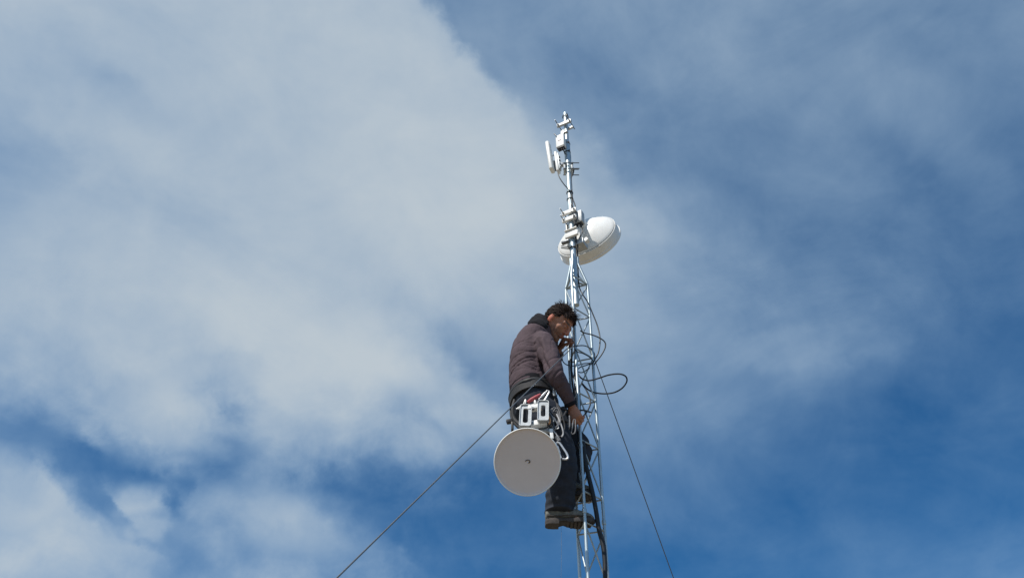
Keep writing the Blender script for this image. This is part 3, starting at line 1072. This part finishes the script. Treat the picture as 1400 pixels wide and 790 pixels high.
def jfold(co, n):
    d = 0
    if co.y < 4.95:
        dd = min((co.x - q.x) ** 2 + (co.z - q.z) ** 2 for q in SEAM)
        d -= .013 * math.exp(-dd / .00010) * sm(co.z, SEAM[0].z + .005, SEAM[0].z - .05)
        d += .004 * math.exp(-(math.sqrt(dd) - .024) ** 2 / .00012)
    back = sm(co.x, SP[2].x + .07, SP[2].x - .06)
    low = sm(co.z, SP[4].z + .02, SP[2].z)
    wob = noise.noise(co * 4.0) * 3.2 + noise.noise(co * 10.0) * 1.1
    onarm = co.y < 4.895 and co.x > SHR.x - .045
    ridge = lambda q, w: max(0, 1 - abs(noise.noise(q)) / w) ** 1.6
    if not onarm:
        sl = co.z + (co.x - SP[2].x) * -.16
        q = V((co.x * 4.2, co.y * 3.6, sl * 19))
        msk = sm(noise.noise(co * 6 + V((3, 1, 2))), -.35, .25)
        d -= (.0078 * low * (.4 + .6 * back) + .0015) * ridge(q, .16) * msk
        q2 = V((co.x * 7 + 4, co.y * 6, (co.z + (co.x - SP[2].x) * .25) * 27 + 9))
        d -= (.0060 * low + .0010) * ridge(q2, .18) * (1 - .6 * msk)
        q3 = V((co.x * 13 - co.z * 6, co.y * 5, co.z * 7 + co.x * 6 + 3))
        d -= .0045 * ridge(q3, .10) * (1 - low)
    else:
        el = sm((co - ELR).length, .19, .03)
        ax = (WRR - SHR).normalized()
        al = (co - SHR).dot(ax)
        rem = co - SHR - ax * al
        q = V((rem.x * 5 + 2, rem.y * 6, al * 20 + rem.x * 6))
        d -= (.0062 * el + .0010) * ridge(q, .18)
        cu = sm((co - WRR).length, .12, .02)
        d -= .0060 * cu * ridge(V((rem.x * 6, rem.y * 6 + 5, al * 34)), .2)
        sh = sm((co - (SHR + V((.02, -.03, -.08)))).length, .17, .03)
        d -= .0050 * sh * ridge(V((rem.x * 16 + al * 5, rem.y * 5, al * 6 - rem.x * 4 + 7)), .13)
    return d + noise.noise(co * 22) * .0022 + noise.noise(co * 9) * .0045


fold(jme, jfold)
jacket = obj('jacket', jme, 'jacket', man, angle=180)
# knitted waistband and cuffs
g = G()
g.loft([P(726.5, 541, 5.0), P(725.5, 536.5, 5.0), P(724.8, 531, 5.0)], [(.118, .160), (.126, .168), (.127, .168)], LAT, 28, 4)
obj('waistband', g, 'hood', jacket)
for a, b in ((ELR, WRR), (ELL, WRL)):
    g = G()
    t = (b - a).normalized()
    g.tube([b - t * .012, b - t * .004, b + t * .010, b + t * .014], [.036, .0385, .037, .031], 16)
    obj('cuff', g, 'hood', jacket)
# hood bunched behind the neck
hd = G()
hd.loft([P(729, 446, 5.06), P(727.5, 443, 4.98), P(731, 441, 4.90), P(739, 443.5, 4.875), P(748, 449, 4.885)], [.020, (.030, .034), (.034, .036), (.028, .030), (.016, .02)], (0, 0, 1), 14, 4)
hd.loft([P(729, 446, 5.02), P(732, 438, 4.98), P(736, 434.5, 4.945), P(742, 436.5, 4.90), P(748, 444, 4.885)], [.02, (.032, .03), (.034, .030), (.026, .026), (.014, .016)], (0, 0, 1), 14, 4)
hd.loft([P(733, 450, 5.05), P(735, 443, 5.0), P(740, 442, 4.96), P(746, 447, 4.92)], [.03, .05, .05, .03], (0, 0, 1), 14, 4)
hme = remesh(hd, 0.0048, 5, 'hood')
fold(hme, lambda co, n: .004 * math.sin(co.x * 130 + co.z * 90 + noise.noise(co * 12) * 5) * .7 + noise.noise(co * 24) * .003)
obj('hood', hme, 'hood', jacket, angle=180)

# trousers -----------------------------------------------------------
tr = G()
tr.loft([P(724, 530, 5.0), P(728, 545, 5.0), P(734, 560, 5.0), P(741, 574, 5.0)], [(.118, .155), (.135, .168), (.148, .172), (.10, .15)], LAT, 26, 5)
tr.loft([HIPR + V((-.01, 0, .05)), HIPR, HIPR.lerp(KNR, .5) + V((.012, -.004, 0)), KNR, KNR.lerp(ANR, .5), ANR + V((.002, 0, .02)), ANR + V((.0, 0, -.024))],
        [.09, (.112, .098), (.102, .092), (.086, .080), (.084, .078), (.088, .078), (.089, .078)], LAT, 22, 6)
tr.loft([HIPL + V((-.01, 0, .05)), HIPL, HIPL.lerp(KNL, .5), KNL + V((.004, 0, 0)), KNL.lerp(ANL, .4) + V((-.012, 0, 0)), ANL + V((-.004, 0, .02)), ANL + V((0, 0, -.03))],
        [.09, (.108, .095), (.090, .086), (.070, .068), (.068, .07), (.066, .07), (.068, .066)], LAT, 22, 6)
tme = remesh(tr, 0.0066, 6, 'trousers')


def tfold(co, n):
    wob = noise.noise(co * 6) * 3
    d = .0045 * math.sin(co.z * 75 + co.x * 55 + wob * 1.7) * (.3 + .7 * sm(noise.noise(co * 5 + V((2, 7, 1))), -.2, .3))
    hem = sm((co - ANR).length, .13, .03)
    d += hem * .005 * math.sin(co.z * 120 + wob)
    kn = sm((co - KNR).length, .15, .03)
    d += kn * .004 * math.sin(co.z * 110 - co.x * 60 + wob * 1.2)
    return d + noise.noise(co * 15) * .0035


fold(tme, tfold)
trousers = obj('trousers', tme, 'jeans', man, angle=180)
g = G()
kp = P(773, 631, 4.885)
g.tube([kp + V((-.055, -.012, .005)), kp + V((-.02, -.022, -.004)), kp + V((.02, -.012, -.002)), kp + V((.05, .012, .004))], .0022, 6, 5)
obj('seam', g, 'jeans', trousers)


# boots ----------------------------------------------------------------
def boot(heel, toe, name):
    """heel, toe = ends of the sole on the rung"""
    heel, toe = V(heel), V(toe)
    d = (toe - heel)
    ln = d.length
    d.normalize()
    s = ZU.cross(d).normalized()
    u_ = d.cross(s)
    q = lambda x, y, z: heel + d * x * ln + s * y + u_ * z
    g = G()
    up = []
    # cross-sections along the foot: (x, half width, bottom, top)
    secs = [(.00, .022, .028, .085), (.03, .032, .026, .120), (.10, .037, .026, .150), (.24, .038, .026, .160), (.36, .038, .026, .145), (.50, .042, .026, .110), (.66, .048, .026, .086), (.82, .046, .026, .074), (.94, .034, .026, .062), (1.0, .016, .030, .046)]
    for x, w, z0, z1 in secs:
        ring = []
        for k in range(18):
            a = 2 * math.pi * k / 18
            ca, sa = math.cos(a), math.sin(a)
            ca = math.copysign(abs(ca) ** .7, ca)
            sa = math.copysign(abs(sa) ** .8, sa)
            ring.append(q(x, w * ca, (z0 + z1) / 2 + (z1 - z0) / 2 * sa))
        up.append(ring)
    g.rings(up)
    c = q(.2, 0, .12)
    g.capsule(q(.2, 0, .12), .042, q(.18, 0, .19), .044)
    me = remesh(g, .0045, 5, name)
    fold(me, lambda co, n: .0022 * math.sin((co - heel).dot(d) * 210 + noise.noise(co * 14) * 4) * sm((co - q(.55, 0, .08)).length, .1, .02) + noise.noise(co * 30) * .0016)
    b = obj(name, me, 'boot', man, angle=180)
    # sole: welt, forefoot and separate heel block
    g = G()
    outl = [(-.01, .0), (.0, .024), (.06, .036), (.2, .038), (.36, .034), (.5, .040), (.66, .050), (.82, .049), (.94, .037), (1.02, .010)]
    left = [(x, w) for x, w in outl]
    ring = left + [(x, -w) for x, w in reversed(left)]
    def lay(k, z):
        out = []
        for x, w in ring:
            sx = .5 + (x - .5) * k
            out.append(q(sx, w * k, z(x)))
        return out
    bot = lambda x: 0.0 + .012 * max(0, math.sin(math.pi * min(1, max(0, (x - .22) / .3)))) + .012 * max(0, (x - .75) / .25) ** 2
    g.rings([lay(.97, bot), lay(1.0, lambda x: bot(x) + .004), lay(1.0, lambda x: .020 + .010 * max(0, (x - .75) / .25) ** 2), lay(.96, lambda x: .027 + .010 * max(0, (x - .75) / .25) ** 2)])
    for k in range(7):
        xx = .46 + k * .075
        g.box(q(xx, 0, -.0005 + bot(xx)), (d, s, u_), (.007, .038, .0025), .001)
    so = obj('sole', g, 'sole', b, angle=35)
    g = G()
    hl_ = [(-.01, .0), (.0, .024), (.06, .036), (.16, .038), (.27, .036)]
    rr_ = hl_ + [(x, -w) for x, w in reversed(hl_)]
    g.rings([[q(x, w * .97, -.009) for x, w in rr_], [q(x, w, -.006) for x, w in rr_], [q(x, w, .006) for x, w in rr_]])
    obj('heel', g, 'sole', b, angle=35)
    g = G()
    hemv = []
    for k in range(28):
        x = .02 + .9 * k / 27
        w = .038 + .012 * math.sin(max(0, min(1, (x - .3) / .5)) * math.pi)
        hemv.append(q(x, -w if s.y > 0 else w, .038))
    g.tube(hemv, .0035, 6)
    obj('welt', g, 'sole', b)
    # laces
    g = G()
    for k in range(5):
        x = .40 + k * .055
        zt_ = .150 - k * .017
        g.tube([q(x, -.030, zt_ - .022), q(x + .012, -.012, zt_ - .002), q(x + .012, .012, zt_ - .002), q(x, .030, zt_ - .022)], .0024, 6, 3)
    obj('lace', g, 'hood', b)
    return b


ZR = rung0 + .0046
boot((.192, 5.052, ZR), (.474, 5.062, ZR), 'boot')
boot((.262, 5.128, ZR + .2), (.482, 5.098, ZR + .2), 'boot')

# climbing harness ------------------------------------------------------
hs = bpy.data.objects.new('harness', None)
col.objects.link(hs)
hs.parent = man
hs.location = P(728, 545, 5.0) - man.location


def band(name, c, rx, ry, axis, h, mat, parent, th=.006, n=36, wob=.0, shape=None):
    """webbing loop round a body"""
    axis = V(axis).normalized()
    sd = (V(LAT) - axis * axis.dot(V(LAT))).normalized()
    fr = sd.cross(axis)
    g = G()
    rg = []
    for k in range(n):
        a = 2 * math.pi * k / n
        w = 1 + wob * noise.noise((math.cos(a) * 2, math.sin(a) * 2, h * 50))
        rad = fr * (math.cos(a) * rx * w) + sd * (math.sin(a) * ry * w)
        o = rad.normalized() * th
        p = V(c) + rad
        rg.append([p - axis * h, p - axis * h + o, p + axis * h + o, p + axis * h])
    g.rings(rg, closed=True)
    return obj(name, g, mat, parent, angle=50)


belt = band('belt', P(728.5, 545.5, 5.0), .139, .177, (-.12, 0, 1), .034, 'web', hs, .012, wob=.03)
band('belt_trim', P(728.5, 541.5, 5.0), .152, .190, (-.12, 0, 1), .004, 'dark', belt, .003, wob=.03)
ll = HIPR.lerp(KNR, .34)
band('leg_loop', ll, .119, .108, (HIPR - KNR), .030, 'web', hs, .010, wob=.03)
l2 = HIPL.lerp(KNL, .34)
band('leg_loop', l2, .112, .104, (HIPL - KNL), .030, 'web', hs, .010, wob=.03)
for pts in ([(704, 546, 4.92), (701, 558, 4.90), (703, 572, 4.90), (714, 583, 4.86)],
            [(702, 546, 5.06), (699, 560, 5.05), (702, 576, 5.04), (716, 590, 5.02)],
            [(757, 545, 4.90), (764, 560, 4.86), (770, 575, 4.845)]):
    g = G()
    g.tube([P(*p) for p in pts], .011, 8, 5)
    obj('strap', g, 'web', hs)
g = G()
g.box(P(697, 576, 4.97), ((1, .2, .3), (0, 1, 0), (-.3, 0, 1)), (.022, .014, .013), .005)
g.box(P(700.5, 585, 4.95), ((1, 0, 0), (0, 1, 0), (0, 0, 1)), (.008, .03, .03), .004)
obj('buckle', g, 'dark', hs)
g = G()
g.tube([P(746, 552, 4.80), P(752, 563, 4.785), P(760, 570, 4.79), P(769, 570, 4.815), P(774, 562, 4.85)], .0052, 8, 5)
obj('gear_loop', g, 'web', hs)
g = G()
g.tube([P(757, 530, 4.86), P(757.6, 536, 4.855), P(758, 541, 4.855)], [.006, .011, .008], 8, 3)
obj('toggle', g, 'alu', hs)
# lanyard from the harness round the mast
cable('lanyard', [(764, 556, 4.86), (770, 559.5, 4.90), (777, 561.5, 4.95), (786, 562, 4.975), (797, 560.5, 4.985), (808, 563.5, 5.08)], .0055, 'upper dark lanyard strap tying his belt to the mast', cat='lanyard', group='lanyards at the waist', mat='web')
cable('lanyard', [(765, 562, 4.86), (771, 564.5, 4.90), (778, 565.5, 4.96), (787, 566, 4.98)], .0050, 'lower dark lanyard strap just under the upper one at his lower hand', cat='lanyard', group='lanyards at the waist', mat='web')


def carabiner(c, ax, w, h, r, label, mat='silver', bend=.3):
    """pear-shaped ring with a straight gate"""
    x, y, z = [V(a).normalized() for a in ax]
    c = V(c)
    pts = [(-.42, .95), (.0, 1.0), (.42, .90), (.72, .35), (1.0, -.30), (.92, -.78), (.35, -1.0), (-.35, -.98), (-.78, -.70), (-.62, .3)]
    root = thing('carabiner', c, label, 'carabiner', 'carabiners on the harness')
    g = G()
    g.tube([c + x * (px_ * w) + y * (py_ * h) for px_, py_ in pts[:8]], r, 8, 4)
    obj('frame', g, mat, root)
    g = G()
    g.cyl(c + x * (-.40 * w) + y * (.93 * h), c + x * (-.55 * w) + y * (-.90 * h), r * .85, 8)
    g.cyl(c + x * (-.44 * w) + y * (.5 * h), c + x * (-.50 * w) + y * (-.3 * h), r * 1.35, 8)
    obj('gate', g, mat, root)
    return root


upv = V((0, 0, 1))
carabiner(P(766.8, 616, 4.79), ((.95, -.1, -.1), (-.30, 0, .95), (0, 1, 0)), .028, .058, .0062, 'large bright carabiner hanging at the end of the striped sling', 'silver')
g = G()
sl = [P(752, 584, 4.785), P(757, 592, 4.785), P(762.5, 599, 4.79), P(766, 606, 4.795)]
g.tube(sl, [.008, .009, .010, .009], 8, 5)
o_sl = obj('sling', g, 'web', None, label='black and white striped sling hanging from his belt beside the carried dish', cat='sling')
for k in range(5):
    g = G()
    cp = catmull(sl, 5)
    i0 = 8 + k
    i0 = min(i0, len(cp) - 2)
    g.tube([cp[i0], cp[i0].lerp(cp[i0 + 1], .45)], .0115, 8)
    obj('stripe', g, 'greyweb', o_sl)
cable('sling', [(753.5, 585, 4.785), (756, 588, 4.78), (760, 593, 4.78), (763, 598, 4.785)], .0042, 'pale strap running down onto the striped sling', cat='sling', mat='greyweb')
carabiner(P(744, 541, 4.80), ((.75, -.1, -.65), (.6, 0, .8), (0, 1, 0)), .020, .045, .005, 'bright carabiner lying slantwise on the belt over the red strap', 'silver')
carabiner(P(751.5, 570, 4.775), ((.9, -.2, .3), (-.35, 0, .93), (0, 1, 0)), .016, .040, .0045, 'dull carabiner hanging just right of the dish bracket', 'bolt')
carabiner(P(758, 578, 4.785), ((.95, -.1, -.2), (-.2, 0, .95), (0, 1, 0)), .018, .042, .0042, 'grey carabiner on the gear loop, right of the dull one', 'bolt')
carabiner(P(784, 583, 4.865), ((.95, -.1, -.1), (.15, 0, .98), (0, 1, 0)), .014, .052, .0036, 'thin grey carabiner dangling on the thigh below his lower hand', 'cord')
carabiner(P(778, 577, 4.86), ((.4, -.9, -.1), (.05, 0, .98), (0, 1, 0)), .010, .045, .0036, 'narrow carabiner seen edge-on against the dark thigh', 'cord')
cable('rope', [(761, 566, 4.79), (765, 575, 4.785), (769, 586, 4.785), (770, 593, 4.79), (768, 597, 4.79)], .0042, 'pale rope loop hanging against the dark thigh', cat='rope', mat='greyweb')
coil = []
for k in range(34):
    a_ = k * .62
    coil.append((756 + 6.5 * math.cos(a_) + .12 * k, 572 + 13 * math.sin(a_) + 2.5 * math.sin(k * 1.7), 4.80 - .0006 * k))
cable('lanyard', coil, .0034, 'tangle of thin grey cord on the belt between the dish bracket and his thigh', cat='lanyard', mat='cord', n=6, sub=3)
cable('lanyard', [(762, 552, 4.82), (768, 566, 4.80), (772, 584, 4.80), (766, 597, 4.80), (758, 588, 4.795), (757, 572, 4.80)], .0050, 'slack black strap looping down the hip behind the striped sling', cat='lanyard', mat='web')
cable('sling', [(747, 562, 4.775), (749, 568, 4.77), (752, 574, 4.77), (751, 580, 4.775)], .006, 'short orange sling beside the dish bracket', cat='sling', mat='orange')
g = G()
g.tube([P(721.5, 550, 4.785), P(726, 546.5, 4.775), P(733, 542.5, 4.775), P(738.5, 539.5, 4.785)], [.009, .0115, .0115, .009], 10, 4)
obj('grip', g, 'red', None, label='red padded strap lying on his belt above the dish bracket', cat='strap')

# ------------------------------------------------------------------ dish carried at the hip
CD = P(721, 631, 4.74)
cd = thing('dish_antenna', CD, 'flat grey round dish hanging from the climber\'s belt, seen face on', 'antenna', 'dish antennas')
NC = (V((0, 0, EYE)) - CD).normalized()
SC = ZU.cross(NC).normalized()
UC = NC.cross(SC)
SC2 = -SC if SC.x < 0 else SC
RC = 46 * (CD - V((0, 0, EYE))).dot(V((0, CT, ST))) / FPX
g = G()
g.lathe(CD, NC, [(.0, .002), (.0005, RC * .3), (.002, RC * .6), (.005, RC * .86), (.008, RC * .955), (.010, RC * .965)], 72)
obj('reflector', g, 'face', cd, angle=60)
g = G()
g.lathe(CD, NC, [(.009, RC * .962), (.013, RC * .968), (.014, RC * .985), (.010, RC), (-.010, RC * .995), (-.022, RC * .90), (-.040, RC * .62), (-.050, RC * .3), (-.052, .002)], 72)
obj('rim', g, 'white', cd, angle=50)
g = G()
mk = []
for k in range(9):
    a = R(-95 + 185 * k / 8)
    mk.append(CD + SC2 * (.006 + .0085 * math.cos(a)) + UC * (.008 * math.sin(a) + .002) + NC * .003)
g.tube([CD - SC2 * .012 + UC * .004 + NC * .003, CD - SC2 * .002 + UC * .010 + NC * .003] + list(reversed(mk)), .0022, 6, 2)
obj('latch', g, 'dark', cd)
# mounting frame standing above the dish: two slotted plates joined by cross bars
bx = (SC2, V((0, 0.18, 1)).normalized(), SC2.cross(V((0, 0.18, 1))).normalized())
br = bpy.data.objects.new('bracket', None)
col.objects.link(br)
br.parent = cd
br.location = P(729, 567, 4.775) - cd.location


def plate(px, py, w, h, Yd, slot=(.42, .66), tilt=0, mat='alu', pins=True):
    c = P(px, py, Yd)
    x, y, z = bx
    rot = Matrix.Rotation(R(tilt), 3, z)
    x, y = rot @ x, rot @ y
    g = G()
    g.slab(rrect(w, h, w * .45, 6), rrect(w * slot[0], h * slot[1], w * slot[0] * .8, 6), c, (x, y, z), .010)
    g.slab(rrect(w * .99, h * .99, w * .44, 6), rrect(w * .88, h * .94, w * .40, 6), c - z * .006, (x, y, z), .012)
    g.slab(rrect(w * .99, h * .99, w * .44, 6), rrect(w * .88, h * .94, w * .40, 6), c + z * .006, (x, y, z), .012)
    return obj('slotted_plate', g, mat, br, angle=35)


plate(718.5, 568.5, .036, .088, 4.765, tilt=-3)
plate(742.5, 562.0, .034, .083, 4.755, slot=(.40, .55), tilt=-2)
for (x0, y0, x1, y1, hh) in ((722, 558.5, 741, 556, .017), (722, 581.5, 748, 577.5, .020)):
    g = G()
    a, b = P(x0, y0, 4.785), P(x1, y1, 4.78)
    xx = (b - a).normalized()
    g.box((a + b) / 2, (xx, bx[1], xx.cross(bx[1])), ((b - a).length / 2, hh, .018), .004)
    obj('cross_bar', g, 'white', br, angle=35)
for (x0, y0) in ((728.5, 558), (727.5, 578.5)):
    g = G()
    c = P(x0, y0, 4.765)
    zf = bx[2] if bx[2].y < 0 else -bx[2]
    g.cyl(c - zf * .01, c + zf * .006, .0085, 6)
    obj('bolt', g, 'bolt', br)
for (x0, y0, x1, y1) in ((716.5, 553, 718.5, 546), (731.5, 553.5, 731.2, 547), (707, 559, 712, 555)):
    g = G()
    g.tube([P(x0 - 1, y0, 4.77), P((x0 + x1) / 2 - .5, (y0 + y1) / 2, 4.768), P(x1, y1, 4.77), P((x0 + x1) / 2 + 1.2, (y0 + y1) / 2, 4.768), P(x0 + 1.2, y0, 4.77)], .0042, 8, 3)
    obj('lug', g, 'white', br)
g = G()
a, b = P(735, 584, 4.785), P(757, 597, 4.79)
g.box(P(746, 588, 4.80), bx, (.030, .018, .012), .004)
g.box(P(727, 588, 4.80), bx, (.040, .022, .012), .004)
obj('yoke', g, 'alu', br)
g = G()
g.box(P(754, 592.5, 4.765), (SC2, V((-.06, .12, 1)), SC2.cross(V((-.06, .12, 1)))), (.0095, .036, .003), .001)
obj('tag', g, 'plastic', cd)
cable('strap', [(739, 586, 4.775), (746, 585, 4.768), (752, 581, 4.765), (756, 577, 4.77)], .0042, 'dark cord tying the carried dish to the belt', cat='cord', mat='web')
